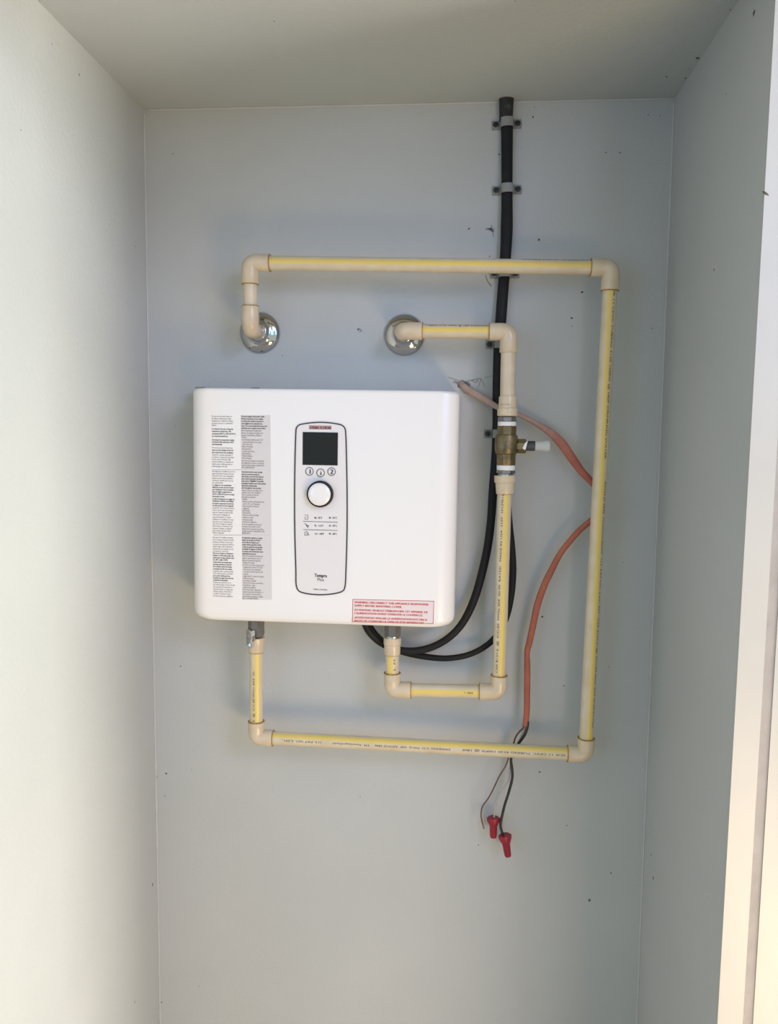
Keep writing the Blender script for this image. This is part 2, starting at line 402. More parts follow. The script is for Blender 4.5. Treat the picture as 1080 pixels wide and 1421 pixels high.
bpy.data.objects.remove([q for q in loopA.children if q.name.startswith('pipe')][0])
pl = pipe(A1+dirn(A1, A0)*.012, at(355.7, 903, O1), loopA, .67, 0, [('6  @  ICC-ES PMG> R04  25-', .018, .088, .42, False, 0)])
L = (A3-A2).length; s0 = mm(26, .06)
pipe(A2+dirn(A2, A3)*.012, A3-dirn(A2, A3)*.012, loopA, .68, -.25,
     [('3/4" SDR 11 CPVC TUBING 4120 100PSI @ 180F DRINKING WATER', L-.020, .285, .70, True, .02),
      ('ASTM D 2846  FlowGuardGold   U.S. PAT NO. 5,591,497   CSA B137.6  @  ICC-ES PMG  R04 25-50 RATED', L-.340, .400, .88, True, -.12)])
L = (A2-A1).length
pipe(A1+dirn(A1, A2)*.012, A2-dirn(A1, A2)*.012, loopA, .14, .02,
     [('3/4" SDR 11 CPVC TUBING 4120 100PSI @ 180F', L-.028, .185, .46, True, 0),
      ('DRINKING  CTS  PW-G  NSF  ASTM D 2846', L-.232, .125, .48, True, 0), ('TM  FlowGuardGold', L-.365, .062, .48, True, 0), ('U.S. PAT NO. 5,591,', L-.446, .066, .46, True, 0)])
L = (A3-A4).length
pipe(A4+dirn(A4, A3)*.012, A3-dirn(A4, A3)*.012, loopA, .43, 0, [('WATER PW-G  CHARLOTTE', L-.150, .112, .07, False, 0)])

# ---- adapters, nuts
def adapter(p, ax, prof, parent, name='adapter', m='cream', seg=32):
    return MB().lathe(p, ax, prof, seg).build(name, M[m], parent)
DN = Vector((0, 0, -1))
# left heater connection: grey coupling with torn foil label, cream adapter
zt = at(355, 866, O1).z
a = adapter(Vector((A0.x, -O1, zt+.010)), DN, [(0, .0128), (.004, .0137), (.026, .0137), (.029, .0128), (.030, .011)], loopA, 'coupling', 'grey', 8)
fl = MB()
pts = []; nu, nv = 10, 8
for j in range(nv+1):
    for i in range(nu+1):
        aa = -1.45+1.55*i/nu-.25*(j > 5); rr = .0150+random.uniform(0, .0024); zz = zt-.006-.027*j/nv+random.uniform(-.002, .002)*(j in (0, nv))-.004*math.sin(i*.9)*(j == nv)
        pts.append(Vector((A0.x+rr*math.sin(aa), -O1-rr*math.cos(aa), zz)))
fl.add(pts, [(j*(nu+1)+i, j*(nu+1)+i+1, (j+1)*(nu+1)+i+1, (j+1)*(nu+1)+i) for j in range(nv) for i in range(nu)])
o = fl.build('foil_label', M['chrome'], a, label='torn crumpled silver foil label')
p = at(355.7, 884, O1)
a = adapter(p, DN, [(0, .0125), (0, .0140), (.0120, .0140), (.0135, .0132), (.0235, .0128), (.0245, .0124), (.0245, .0105)], loopA)
ring(p+DN*.025, DN, a, .0122, .0009)

# ---- inner run, lower part: heater's middle connection -> right -> up to valve
B0 = at(545, 871, O1); B1 = at(544.3, 956.5, O1); B2 = at(692, 959.5, O1); B3 = at(700.6, 684, .062)
loopB = thing('lower_inner_water_pipe', 'short cream U-shaped pipe from middle heater connection up to the underside of the brass valve', 'pipe', B1)
elbow(B1, dirn(B1, B0), dirn(B1, B2), mm(24.5, O1), mm(27, O1), loopB)
elbow(B2, dirn(B2, B1), dirn(B2, B3), mm(27, O1), mm(24, O1), loopB)
pipe(B1+ZUP*.012, at(544.6, 905, O1), loopB, .41, 0, [('2.  PT', .022, .021, .70, False, 0)])
L = (B2-B1).length
pipe(B1+dirn(B1, B2)*.012, B2-dirn(B1, B2)*.012, loopB, .46, 0, [('7   MADE', L-.068, .014, .48, False, 0)])
L = (B3-B2).length
pipe(B2+dirn(B2, B3)*.012, B3+dirn(B2, B3)*.012, loopB, .62, -.04,
     [('CSA B137.6  @  ICC-ES  PMGs 204  20-90  RATED   MADE IN USA  3107  1FCMS1@', .022, L-.030, .28, False, .06)])
p = at(545.2, 866, O1)
adapter(p, DN, [(0, .0128), (.003, .0142), (.0170, .0142), (.0180, .0130), (.018, .011)], loopB, 'coupling', 'grey', 8)
p = at(545, 880.5, O1)
adapter(p, DN, [(0, .010), (.0005, .0130), (.0012, .0118), (.0022, .0130), (.0034, .0118), (.0046, .012), (.005, .01)], loopB, 'thread', 'steelthread')
p = at(544.8, 884, O1)
a = adapter(p, DN, [(0, .0125), (0, .0146), (.0110, .0146), (.0120, .0136), (.0275, .0132), (.0285, .0128), (.0285, .0105)], loopB)
ring(p+DN*.0285, DN, a, .0125, .001)
# upper adapter below valve
dv = dirn(at(700.3, 664, .062), B3)
p = at(700.6, 659, .062)
a = adapter(p, dv, [(0, .0125), (0, .0162), (.0005, .0167), (.0108, .0167), (.0118, .0150), (.0285, .0142), (.0295, .0138), (.0295, .0105)], loopB)
ring(p+dv*.0295, dv, a, .0134, .0009)

# ---- valve
VU = dirn(at(702, 652, .062), at(703.6, 585, .062)); VC = at(703, 616, .062)
valve = thing('brass_ball_valve', 'aged brass ball valve between cream pipes, with side stem pointing right', 'valve', VC)
def vz(py): return (at(703, py, .062).z-VC.z)/VU.z
def vsec(y0, y1, prof, name, m, seg, parent=valve):
    z0, z1 = vz(y1), vz(y0); H = z1-z0
    return MB().lathe(VC, VU, [(z0+H*t, r) for t, r in prof], seg).build(name, M[m], parent, ang=30)
vsec(590.5, 603.5, [(0, .0150), (.05, .0158), (.93, .0158), (1, .0150)], 'hex_end', 'brass', 8)
vsec(602.5, 630, [(0, .0150), (.04, .0168), (.12, .0172), (.16, .0180), (.33, .0184), (.5, .0186), (.67, .0184), (.84, .0180), (.88, .0174), (.96, .0170), (1, .0152)], 'body', 'brass', 36)
hx = vsec(628.5, 645, [(0, .0150), (.05, .0156), (.95, .0158), (1, .015)], 'hex_end', 'brass', 8)
for y0, y1, k in ((584.3, 591, 0), (644.5, 652.3, 1)):
    st = [(0, .0128), (.06, .0142), (.25, .0147), (.4, .0143), (.55, .0148), (.75, .0143), (.9, .0146), (1, .013)]
    vsec(y0, y1, st, 'thread_tape', 'tape', 28)
vsec(577.8, 584.8, [(0, .0142), (.12, .0155), (.88, .0155), (1, .0142)], 'steel_nut', 'steel', 8)
vsec(651.8, 656.5, [(0, .0142), (.15, .0160), (.85, .0160), (1, .0142)], 'steel_nut', 'steel', 8)
vsec(656, 660, [(0, .0118), (.2, .0128), (.4, .0118), (.6, .0128), (.8, .0118), (1, .0125)], 'thread', 'steelthread', 28)
vsec(575.5, 578.3, [(0, .0125), (.3, .0132), (.6, .0120), (1, .0128)], 'thread', 'steelthread', 28)
t = MB()
def vtxt(x, y, dz):   # cast letters on the lower hex, read upwards
    return VC+VU*(vz(643.5)+x)+Vector((-.0058+(-y), -.01515-dz, 0))
t2 = MB(); put_text(t2, '600', vtxt, 0, -.001, .0052, width=.0115); put_text(t2, '1/2', vtxt, 0, -.007, .0052, width=.0115)
t2.build('cast_marking', M['greyhose'], hx, smooth=False)
t2 = MB(); put_text(t2, 'FULL', lambda x, y, dz: VC+VU*(vz(625)+x)+Vector((-.0015-y, -.0190-dz, 0)), 0, 0, .006, width=.016)
t2.build('cast_marking', M['greyhose'], bpy.data.objects['body'], smooth=False)
# stem to the right
SX = Vector((1, 0, 0)); SP = at(717, 618.5, .062)
stem = MB().lathe(SP-SX*.006, SX, [(0, .0100), (.0075, .0100), (.0075, .0118), (.0085, .0122), (.0195, .0122), (.0205, .0112), (.0205, .007)], 8).build('stem_collar', M['brass'], valve)
MB().lathe(SP+SX*.010, SX, [(0, .006), (.010, .006), (.011, .005)], 16).build('stem_pin', M['brass'], stem)
tp = MB()   # a torn, twisted end of thread tape sticking out
tp.add([SP+Vector((.0085, -.0125, -.003)), SP+Vector((.012, -.0130, .0045)), SP+Vector((.0165, -.0128, .009)), SP+Vector((.0135, -.0132, -.0045)), SP+Vector((.0125, -.0126, -.0062))],
       [(0, 1, 3), (1, 2, 3), (0, 3, 4)])
tp.prism([SP+Vector((.0085, -.0122, -.003)), SP+Vector((.012, -.0124, .0045)), SP+Vector((.0165, -.0124, .009)), SP+Vector((.0135, -.0126, -.0045))], (0, .0006, 0))
tp.build('tape_end', M['tape'], stem)
hs = MB().lathe(at(729, 618.2, .062), SX, [(0, .0065), (.0006, .0080), (.0150, .0080), (.0156, .0074)], 28).build('sleeve', M['greyhose'], valve)
MB().lathe(at(742.5, 618.4, .062), SX, [(0, .006), (0, .0076), (.0120, .0082), (.0165, .0090), (.0205, .0092), (.0232, .0080), (.0240, .0055), (.0242, .001)], 32).build('clear_cap', M['clear'], valve, label='cloudy clear plastic end cap')

# ---- inner run, upper part: wall -> right -> down to valve
C1 = at(558.5, 458.8, .056); C0 = Vector((C1.x, 0, C1.z)); C2 = at(706.2, 460, .062); C3 = at(704, 575, .062)
loopC = thing('upper_inner_water_pipe', 'short cream pipe from the right wall flange down into the top of the brass valve', 'pipe', C1)
elbow(C1, dirn(C1, C0), dirn(C1, C2), .032, mm(28, .056), loopC, rings=(0, 1))
elbow(C2, dirn(C2, C1), dirn(C2, C3), mm(26, .062), mm(28, .062), loopC, rings=(1, 0))
pipe(C0+Vector((0, .01, 0)), C1+Vector((0, .012, 0)), loopC)
L = (C2-C1).length
pipe(C1+dirn(C1, C2)*.012, C2-dirn(C1, C2)*.012, loopC, .44, 0, [('TUBING 4120 100PSI @ 180F DRINKING  **', .024, .108, .13, False, 0)])
pipe(C2+dirn(C2, C3)*.012, C3, loopC, r=.0117)
dv = dirn(C2, C3); p = at(704.8, 549.5, .062)
a = adapter(p, dv, [(0, .0105), (0, .0134), (.001, .0138), (.0180, .0143), (.0190, .0156), (.0200, .0160), (.0300, .0160), (.0308, .0155), (.0308, .012)], loopC)
t = MB(); put_text(t, '3/4 x 1/2 DT', lambda x, y, dz: (lambda th: p+dv*.0145+Vector((math.sin(th)*.0145, -math.cos(th)*.0145-dz, y)))(-.85+x/.0145), 0, 0, .0036, width=.015)
t.build('moulded_text', M['greyink'], a, smooth=False)

# ---- wall flanges
def flange(c, rp, label):
    f = thing('wall_flange', label, 'flange', c, group='chrome wall flanges')
    prof = [(0, .0340), (.0015, .0342), (.0035, .0335), (.0060, .0310), (.0085, .0270), (.0105, .0220), (.0120, .0175), (.0150, .0150), (.0190, .0142), (.0195, .0138), (.0195, .0118), (.010, .0116)]
    MB().lathe(c, (0, -1, 0), prof, 64).build('dome', M['chrome'], f, ang=60)
    MB().lathe(Vector(c)-Vector((0, .001, 0)), (0, -1, 0), [(0, .0116), (.019, .0116), (.0198, .0124), (.0205, .0116)], 24).build('seal_ring', M['cream'], f)
    return f
flange(Vector((A6.x+.001, -.0002, A6.z)), PR, 'round chrome wall flange behind the vertical cream elbow, upper left of heater')
flange(Vector((C0.x, -.0002, C0.z)), PR, 'round chrome wall flange behind the sideways cream elbow, above the middle of the heater')

# ---------------------------------------------------------------- water heater
TILT = math.radians(.38)
HC = (at(262, 536, .117)+at(635, 543, .117)+at(632, 872, .117)+at(265, 862, .117))/4
HW, HH, HD = .4235, .3700, .117
HROT = Matrix.Rotation(TILT, 4, 'Y')
heater = thing('tankless_water_heater', 'flat white wall-mounted tankless water heater with control panel, printed labels and a round dial', 'water heater', (HC.x, 0, HC.z), HROT)
HM = Matrix.Translation((HC.x, 0, HC.z)) @ HROT; HI = HM.inverted()
def hl(x, y, z): return HM @ Vector((x, y, z))
def hp(px, py, off=HD):      # photograph position on the heater's front -> heater coordinates
    q = HI @ at(px, py, off); return q.x, q.z
m = MB(); rz_t, rz_b, fil = .007, .017, .029
zs = []
for t in (0, .08, .2, .4, .65, 1): zs.append((-HH/2+rz_b*t, 'b', t))
zs += [(-.05, '', 1), (.05, '', 1)]
for t in (1, .6, .3, .1, 0): zs.append((HH/2-rz_t*t, 't', t))
ringn = None
for z, k, t in zs:
    cx = (rz_b if k == 'b' else rz_t)*(1-math.sqrt(max(0, 1-(1-t)**2))) if k else 0
    fy = (.010 if k == 'b' else .004)*(1-math.sqrt(max(0, 1-(1-t)**2))) if k else 0
    x0, x1, yf = -HW/2+cx, HW/2-cx, HD-fy
    ol = [(x0, .004)]
    for i in range(11):
        a = (math.pi/2-.05)*i/10; ol.append((x0+fil*(1-math.cos(a)), yf-fil+fil*math.sin(a)))
    ol.append((x0+fil+.0005, yf)); ol.append((0, yf)); ol.append((x1-fil-.0005, yf))
    for i in range(10, -1, -1):
        a = (math.pi/2-.05)*i/10; ol.append((x1-fil*(1-math.cos(a)), yf-fil+fil*math.sin(a)))
    ol.append((x1, .004))
    base = m.add([hl(x, -y, z) for x, y in ol], []); n = len(ol)
    if ringn is not None:
        for i in range(n): j = (i+1) % n; m.f.append((ringn+i, ringn+j, base+j, base+i))
    else: m.f.append(tuple(base+i for i in range(n)))
    ringn = base
m.f.append(tuple(ringn+i for i in range(n))[::-1])
m.build('cover', M['white'], heater, ang=12)
m = MB()
m2 = MB(); vs0 = [hl(x, -y, z) for x in (-HW/2+.006, HW/2-.006) for y in (.0005, .0045) for z in (-HH/2+.006, HH/2-.006)]
m2.add(vs0, [(0,1,3,2),(4,6,7,5),(0,4,5,1),(2,3,7,6),(0,2,6,4),(1,5,7,3)]); m2.build('back_plate', M['panel'], heater)
for px in (277, 354):
    x, z = hp(px, 535, .03); vs0 = [hl(xx, -y, zz) for xx in (x-.006, x+.006) for y in (.018, .034) for zz in (HH/2-.004, HH/2+.0055)]
    MB().add(vs0, []) ; q = MB(); q.add(vs0, [(0,1,3,2),(4,6,7,5),(0,4,5,1),(2,3,7,6),(0,2,6,4),(1,5,7,3)]); q.build('mounting_tab', M['steel'], heater)

# control panel outline
PX = [(411,600),(411.6,594),(415,589.6),(424,587.3),(446,585.6),(466,587.4),(475,589.8),(479,594),(480,601),(481.2,640),(482,690),(481.8,740),(480.4,790),(479.2,812),(477,818.5),(470,821.8),(447,824.6),(424,822.6),(415,819.2),(411.8,813),(411,790),(409.6,740),(409.2,690),(409.8,640)]
P2 = [hp(*q) for q in PX]
def smooth_loop(P, k=5):
    n = len(P); out = []
    for i in range(n):
        p0, p1, p2, p3 = [Vector((*P[(i+d) % n], 0)) for d in (-1, 0, 1, 2)]
        # centripetal Catmull-Rom keeps tight corners clean
        t0 = 0; t1 = t0+max(1e-6, (p1-p0).length)**.5; t2 = t1+(p2-p1).length**.5; t3 = t2+(p3-p2).length**.5
        for j in range(k):
            t = t1+(t2-t1)*j/k
            a1 = p0*((t1-t)/(t1-t0))+p1*((t-t0)/(t1-t0)); a2 = p1*((t2-t)/(t2-t1))+p2*((t-t1)/(t2-t1)); a3 = p2*((t3-t)/(t3-t2))+p3*((t-t2)/(t3-t2))
            b1 = a1*((t2-t)/(t2-t0))+a2*((t-t0)/(t2-t0)); b2 = a2*((t3-t)/(t3-t1))+a3*((t-t1)/(t3-t1))
            c = b1*((t2-t)/(t2-t1))+b2*((t-t1)/(t2-t1)); out.append((c.x, c.y))
    return out
PL = smooth_loop(P2)
panel = MB().prism([hl(x, -HD+.001, z) for x, z in PL], HM.to_3x3() @ Vector((0, -.0019, 0))).build('control_panel', M['panel'], heater)
FY = HD+.0009
def flat(pts, th, y=FY): return MB().prism([hl(x, -y+.0003, z) for x, z in pts], HM.to_3x3() @ Vector((0, -th-.0003, 0)))
# border strip
n = len(PL); m = MB(); hw = mm(1.0, HD)*.80
vs = []; 
for i in range(n):
    a = Vector(PL[i-1]); b_ = Vector(PL[(i+1) % n]); t = (b_-a).normalized(); nn = Vector((t.y, -t.x)); c = Vector(PL[i])
    for sgn in (-1, 1):
        for yy in (FY-.0005, FY+.0007): q = c+nn*sgn*hw; vs.append(hl(q.x, -yy, q.y))
fs = []
for i in range(n):
    j = (i+1) % n
    for a, c in ((0, 1), (1, 3), (3, 2), (2, 0)): fs.append((i*4+a, i*4+c, j*4+c, j*4+a))
m.add(vs, fs); m.build('panel_border', M['ink'], panel)
def rect_px(x0, y0, x1, y1): return [hp(x0, y0), hp(x1, y0), hp(x1, y1), hp(x0, y1)]
def frect(x0, y0, x1, y1):
    a = hp(x0, y0); c = hp(x1, y1); return [(a[0], a[1]), (c[0], a[1]), (c[0], c[1]), (a[0], c[1])]
flat(frect(429, 589.6, 460.3, 595.6), .0001).build('name_strip', M['logo'], panel)
flat(frect(420.6, 599, 468.8, 645.4), .0008).build('display_screen', M['screen'], panel)
def hfn(px, py, y=FY):
    ox, oz = hp(px, py, y)
    return lambda u, v, dz: hl(ox+u, -y-.00025-dz, oz+v)
U_ = mm(1, HD)
def htxt(mb, s, px, py, wpx, hpx, bold=0, y=FY, **k):
    put_text(mb, s, hfn(px, py, y), 0, 0, hpx*U_/.72, width=wpx*U_ if wpx else None, bold=bold*U_, **k)
t = MB()
htxt(t, 'STIEBEL ELTRON', 430, 594.8, 29.4, 3.9, .35)
def disc_ring(mb, px, py, r0, r1, y=FY, n=28):
    cx, cz = hp(px, py, y); b0 = len(mb.v)
    for k in range(n):
        a = 2*math.pi*k/n
        for r in (r0, r1): mb.v.append(hl(cx+r*U_*math.cos(a), -y-.0003, cz+r*U_*math.sin(a)))
    for k in range(n): j = (k+1) % n; mb.f.append((b0+2*k, b0+2*k+1, b0+2*j+1, b0+2*j))
# buttons
for bx, by, s in ((429.6, 653.6, '1'), (445, 655.6, 'i'), (460.3, 654, '2')):
    cx, cz = hp(bx, by, FY)
    bt = MB().lathe(hl(cx, -FY+.0002, cz), HM.to_3x3() @ Vector((0, -1, 0)), [(0, 5.6*U_), (.0005, 5.6*U_), (.0007, 5.3*U_)], 28).build('button', M['panel'], panel)
    q = MB(); disc_ring(q, bx, by, 5.0, 5.8, FY+.0007)
    vs, fs, wd = glyphs(s); hh = 6.6; ww = hh*U_/.72*wd
    htxt(q, s, bx-wd*hh/.72/2-(0.25 if s == '1' else .1), by+3.2, None, hh, .75, FY+.0007)
    q.build('button_marking', M['ink'], panel, smooth=False)
# dial
KX, KZ = hp(443.7, 685.3, HD+.008)
FWD = HM.to_3x3() @ Vector((0, -1, 0))
k0 = MB().lathe(hl(KX, -FY+.0005, KZ), FWD, [(0, 18.8*U_), (.006, 18.6*U_), (.0095, 18.0*U_), (.0100, 16.5*U_), (.0100, 10*U_)], 64).build('dial_ring', M['blackplastic'], panel, ang=40)
MB().lathe(hl(KX, -FY, KZ), FWD, [(.004, 15.9*U_), (.0102, 15.9*U_), (.0112, 15.3*U_), (.0124, 13*U_), (.0129, 8*U_), (.0131, 2*U_), (.0131, .1*U_)], 64).build('selector_dial', M['knob'], panel, ang=50)
q = MB(); htxt(q, '__', 442.6, 662.3, 4, 2); q.build('dial_mark', M['greyink'], panel, smooth=False)
# setting table
for yy in (722.6, 734.0):
    q = MB(); x0, z0 = hp(421, yy); x1, _ = hp(469, yy); q.prism([hl(x0, -FY-.0002, z0), hl(x1, -FY-.0002, z0), hl(x1, -FY-.0002, z0-.65*U_), hl(x0, -FY-.0002, z0-.65*U_)], FWD*.0001); q.build('table_line', M['ink'], panel, smooth=False)
for yy, a_, b_ in ((719.2, '86 - 95\u00b0F', '30 - 35\u00b0C'), (730.2, '95 - 113\u00b0F', '35 - 45\u00b0C'), (741.4, '113 - 140\u00b0F', '45 - 60\u00b0C')):
    w1 = {719.2: 11, 730.2: 12.5, 741.4: 13.5}[yy]
    q = MB(); htxt(q, a_, 436.4, yy, w1, 2.7, .25); htxt(q, b_, 456.3, yy, 11.5, 2.7, .25); q.build('temperature_range', M['ink'], panel, smooth=False)
# icons: washbasin tap, shower, bath
def line(mb, P, wpx=.55):
    P = [hp(*p_) for p_ in P]
    for a_, c_ in zip(P, P[1:]):
        a_, c_ = Vector(a_), Vector(c_); t_ = (c_-a_); t_.normalize(); nn = Vector((t_.y, -t_.x))*wpx*U_/2
        mb.add([hl(*(lambda v: (v.x, -FY-.0003, v.y))(v)) for v in (a_-nn, a_+nn, c_+nn, c_-nn)], [(0, 1, 2, 3)])
q = MB(); line(q, [(422.6, 714.2), (427.6, 714.2), (427.6, 720.2), (424, 720.2), (423, 718.6), (424, 717), (426, 717)]); q.build('basin_icon', M['ink'], panel, smooth=False)
q = MB(); line(q, [(422.8, 725.4), (426, 728.2), (428.8, 728.6), (427.2, 731.4), (426, 728.2)], .7); line(q, [(424.5, 727), (426.5, 730.4)]); q.build('shower_icon', M['ink'], panel, smooth=False)
q = MB(); line(q, [(423.4, 741.8), (423.2, 738), (425.4, 736.6), (427.6, 738), (427.6, 741)]); line(q, [(423, 742.2), (426.6, 742.2), (427.8, 740.2), (429.4, 742.4)], .7); line(q, [(424.6, 739.4), (427, 739.4)]); q.build('bath_icon', M['ink'], panel, smooth=False)
q = MB()
htxt(q, 'Tempra', 436.3, 800.2, 17.8, 5.2, .5); htxt(q, 'Plus', 440.3, 805.6, 9.6, 4.4, .1)
htxt(q, 'Made in Germany', 435.2, 818, 19.6, 2.0, .15)
q.build('model_lettering', M['ink'], panel, smooth=False); t.build('name_lettering', M['ink'], panel, smooth=False)

# ---- long instruction labels
y9 = lambda c, base: base+c/9.0
LB = [ # left column: (y in photo, text, bold)
*[(y9(c, 560), s, b_) for c, s, b_ in zip([155,183,212,241,268,313,342,373,403,449,476,505,548,577,607,637,665,692,722,752,780],
 ['Do not turn the water heater to','the highest setting unless a high','temperature is needed for sanitary','purposes, such as in a commercial','kitchen.',
  'It is safest for the user to keep the','temperature setting lower. We','recommend 108°F to 120°F (42-49°C)','for normal household use.','Choosing a low temperature setting','increases the life expectancy of the',
  'unit dramatically.','The warranty covers all parts but','does not cover damage to the unit','due to hard water (see installation','manual for complete warranty). If','you know or suspect that the water',
  'in your area is hard (has a high','mineral content), it is necessary to','install a water softening device to','avoid damage to the unit.'], [0]*5+[1]*7+[0,1,1]+[0]*6)],
*[(y9(c, 560), s, b_) for c, s, b_ in zip([842,871,899,928,956,985,1014,1042,1070,1098,1127,1155,1187,1212,1243],
 ['Ne réglez pas le chauffe-eau sur le ré-','glage le plus élevé à moins qu\'il soit','nécessaire d\'avoir une température','élevée pour des raisons sanitaires,','comme par exemple pour une cui-','sine commerciale.','Le réglage sur une température',
  'inférieure est plus sûr pour l\'usager','pour l\'utilisateur. Nous recomman-','dons de régler la température à','42-49°C (108-120°F) pour un usage','domestique normal.','Le fait de sélectionner un réglage de','température inférieur va prolonger','de manière importante la durée de'], [0]*6+[1]*9)],
*[(y9(c, 700), s, b_) for c, s, b_ in zip([10,38,66,95,124,153,182,210,238,266,295,323,350],
 ['vie utile prévue de votre l\'appareil.','La garantie couvre toutes les pièces,','mais ne couvre pas les dommages','subis par l\'appareil du fait de l\'eau','calcaire (pour l\'intégralité du','texte de la garantie, cf. manuel','d\'utilisation et installation). Si vous',
  'savez ou si vous soupçonnez que','l\'eau de votre région est calcaire','(forte teneur en minéraux), il est','nécessaire d\'utiliser un appareil','pour adoucir l\'eau pour éviter','d\'abîmer l\'appareil.'], [1]+[0]*12)],
*[(y9(c, 700), s, b_) for c, s, b_ in zip([407,436,464,493,520,549,577,604,632,660,688,716,744,771,800,829,857,885,912,940,968,996,1025,1053,1080,1108,1137],
 ['Para operar la unidad recomenda-','mos no colocar el selector de tem-','peratura al máximo a menos que','se trate de una aplicación donde se','requiere agua a alta temperatura,','temperatura, por ejemplo en usos','uso sanitario o comercial.',
  'Para uso en hogares y situaciones','familiares recomendamos fijar una','temperatura de agua caliente entre','42 y 49°C (108 a 120°F).','El seleccionar una temperatura','más baja aumentará la vida útil','de la unidad y ahorrará energía',
  'y extenderá la vida de la misma.','La garantía cubre nuestra garantía','cubre todas las partes, sin embar-','go no cubre daños que sean','causados por aguas duras (de alto','contenido de minerales).','Si piensa que usted vive en un','área donde el agua es dura (con alto',
  'alto contenido de minerales), es','necesario instalar un equipo para','suavizar el agua y evitar daños a','la unidad. Consulte el manual','de instrucciones para ampliación.'], [0]*7+[1]*8+[0]*2+[1]*3+[0]*7)],
]
B = '\u2022 '
RB = [
*[(y9(c, 560), s, b_) for c, s, b_ in zip([157,187,216,246,275,303,333,363,392,418,448,477,505,534,563,592,621,650,679,710,738,766,795],
 ['You must register this product within','90 days of purchase on our website','to activate the standard warranty or','to be eligible for an extended war-','ranty. Go to www.stiebel-eltron-usa.com/','warranty now to register your product.','Before beginning the registration','process, we suggest you gather the',
  'necessary information as follows:',B+'Model',B+'Serial Number (follows after "Nr."','   on the white label on the right','   side of the unit)',B+'Place of Purchase',B+'Purchase Date',B+'Contact Last Name',B+'Email Address',B+'Physical Address',B+'Phone Number',
  'If you have any questions concerning','the registration process or warranty','options, please contact Stiebel Eltron','USA at 800.582.8423.'], [1]*6+[0]*17)],
*[(y9(c, 560), s, b_) for c, s, b_ in zip([850,880,908,936,963,993,1022,1050,1080,1107,1135,1163,1190,1220,1248],
 ['Vous devez inscrire votre produit','dans les trois mois suivant sa','date d\'achat, sur notre site internet','pour activer la garantie normale et','pour assurer l\'éligibilité à la garantie','prolongée. Rendez-vous à www.stiebel-','eltron-usa.com/warranty','afin d\'enregistrer votre produit.',
  'Avant de lancer la procédure d\'ins-','cription, nous vous conseillons','d\'avoir à portée de main les','informations suivantes :',B+'Modèle',B+'Numéro de série (à l\'emplacement','   après « Nr » sur l\'étiquette'], [1]*8+[0]*7)],
*[(y9(c, 700), s, b_) for c, s, b_ in zip([17,45,72,100,128,157,186,214,243,271,300,328,355],
 ['   blanche collée à droite de','   l\'appareil)',B+'Lieu d\'achat',B+'Date d\'achat',B+'Prénom et nom de famille',B+'Adresse courriel',B+'Adresse postale',B+'Numéro de téléphone','En cas de questions à propos du',
  'processus d\'inscription ou des','options pour la garantie prolongée,','veuillez contacter Stiebel Eltron USA','800.582.8423.'], [0]*13)],
*[(y9(c, 700), s, b_) for c, s, b_ in zip([412,441,469,497,526,553,582,611,638,666,694,722,750,778,806,834,862,890,918,946,974,1002,1030,1058,1086,1114,1142,1168],
 ['Es importante registrar su equipo','dentro de un lapso de 90 días','de la fecha de compra, para','activar nuestra garantía normal','o tener la opción de una garantía','extendida. El registro se efectúa','en nuestro sitio del internet www.','stiebel-eltron-usa.com',
  'Antes de comenzar el proceso de','registro recomendamos tener a','mano la información siguiente:',B+'Modelo del equipo',B+'El número de serie que encuentra','   después de las letras "Nr" (esta','   información está claramente','   marcada en el lado derecho del','   equipo)',
  B+'Lugar donde lo compró el equipo',B+'Fecha de compra',B+'Su nombre y apellido',B+'Dirección de correo electrónico',B+'Su dirección - lugar',B+'Número de teléfono','Si Ud. tiene dudas o preguntas','respecto al proceso del registro o','de su opción a la extensión de','garantía, favor contactar a Stiebel',
  'Eltron USA 800.582.8423.'], [1]*8+[0]*20)],
]
def xshift(y): return (y-577)*(2.1/250)
lab = flat([hp(x, y) for x, y in ((292.5, 573.5), (377.2, 575), (379.0, 834.5), (294.5, 832.5))], .00012, HD).build('instruction_label', M['white'], heater, label='tall two-column label of tiny instructions')
for y0, y1 in ((575.5, 650.6), (652.6, 741.2), (743.2, 831.8)):
    flat([hp(334.2+xshift(y0), y0), hp(375.4+xshift(y0), y0), hp(375.4+xshift(y1), y1), hp(334.2+xshift(y1), y1)], .0002, HD).build('grey_strip', M['strip'], lab)
mb_b, mb_n = MB(), MB()
for rows, xx in ((LB, 293.9), (RB, 334.7)):
    for y, s, b_ in rows:
        put_text(mb_b if b_ else mb_n, s, hfn(xx+xshift(y), y+.85, HD+.0002), 0, 0, 3.3*U_, xs=.66, bold=.14*U_ if b_ else 0, maxw=(38.6 if xx < 300 else 40.2)*U_)
mb_b.build('bold_print', M['boldink'], lab, smooth=False); mb_n.build('fine_print', M['greyink'], lab, smooth=False)
for y in (651.4, 742.0):
    q = MB()
    flat_ = [hp(294.4+xshift(y), y-.25), hp(375.6+xshift(y), y-.05), hp(375.6+xshift(y), y+.3), hp(294.4+xshift(y), y+.15)]
    q.prism([hl(x, -HD-.0003, z) for x, z in flat_], FWD*.0001)
    q.build('divider_line', M['greyink'], lab, smooth=False)

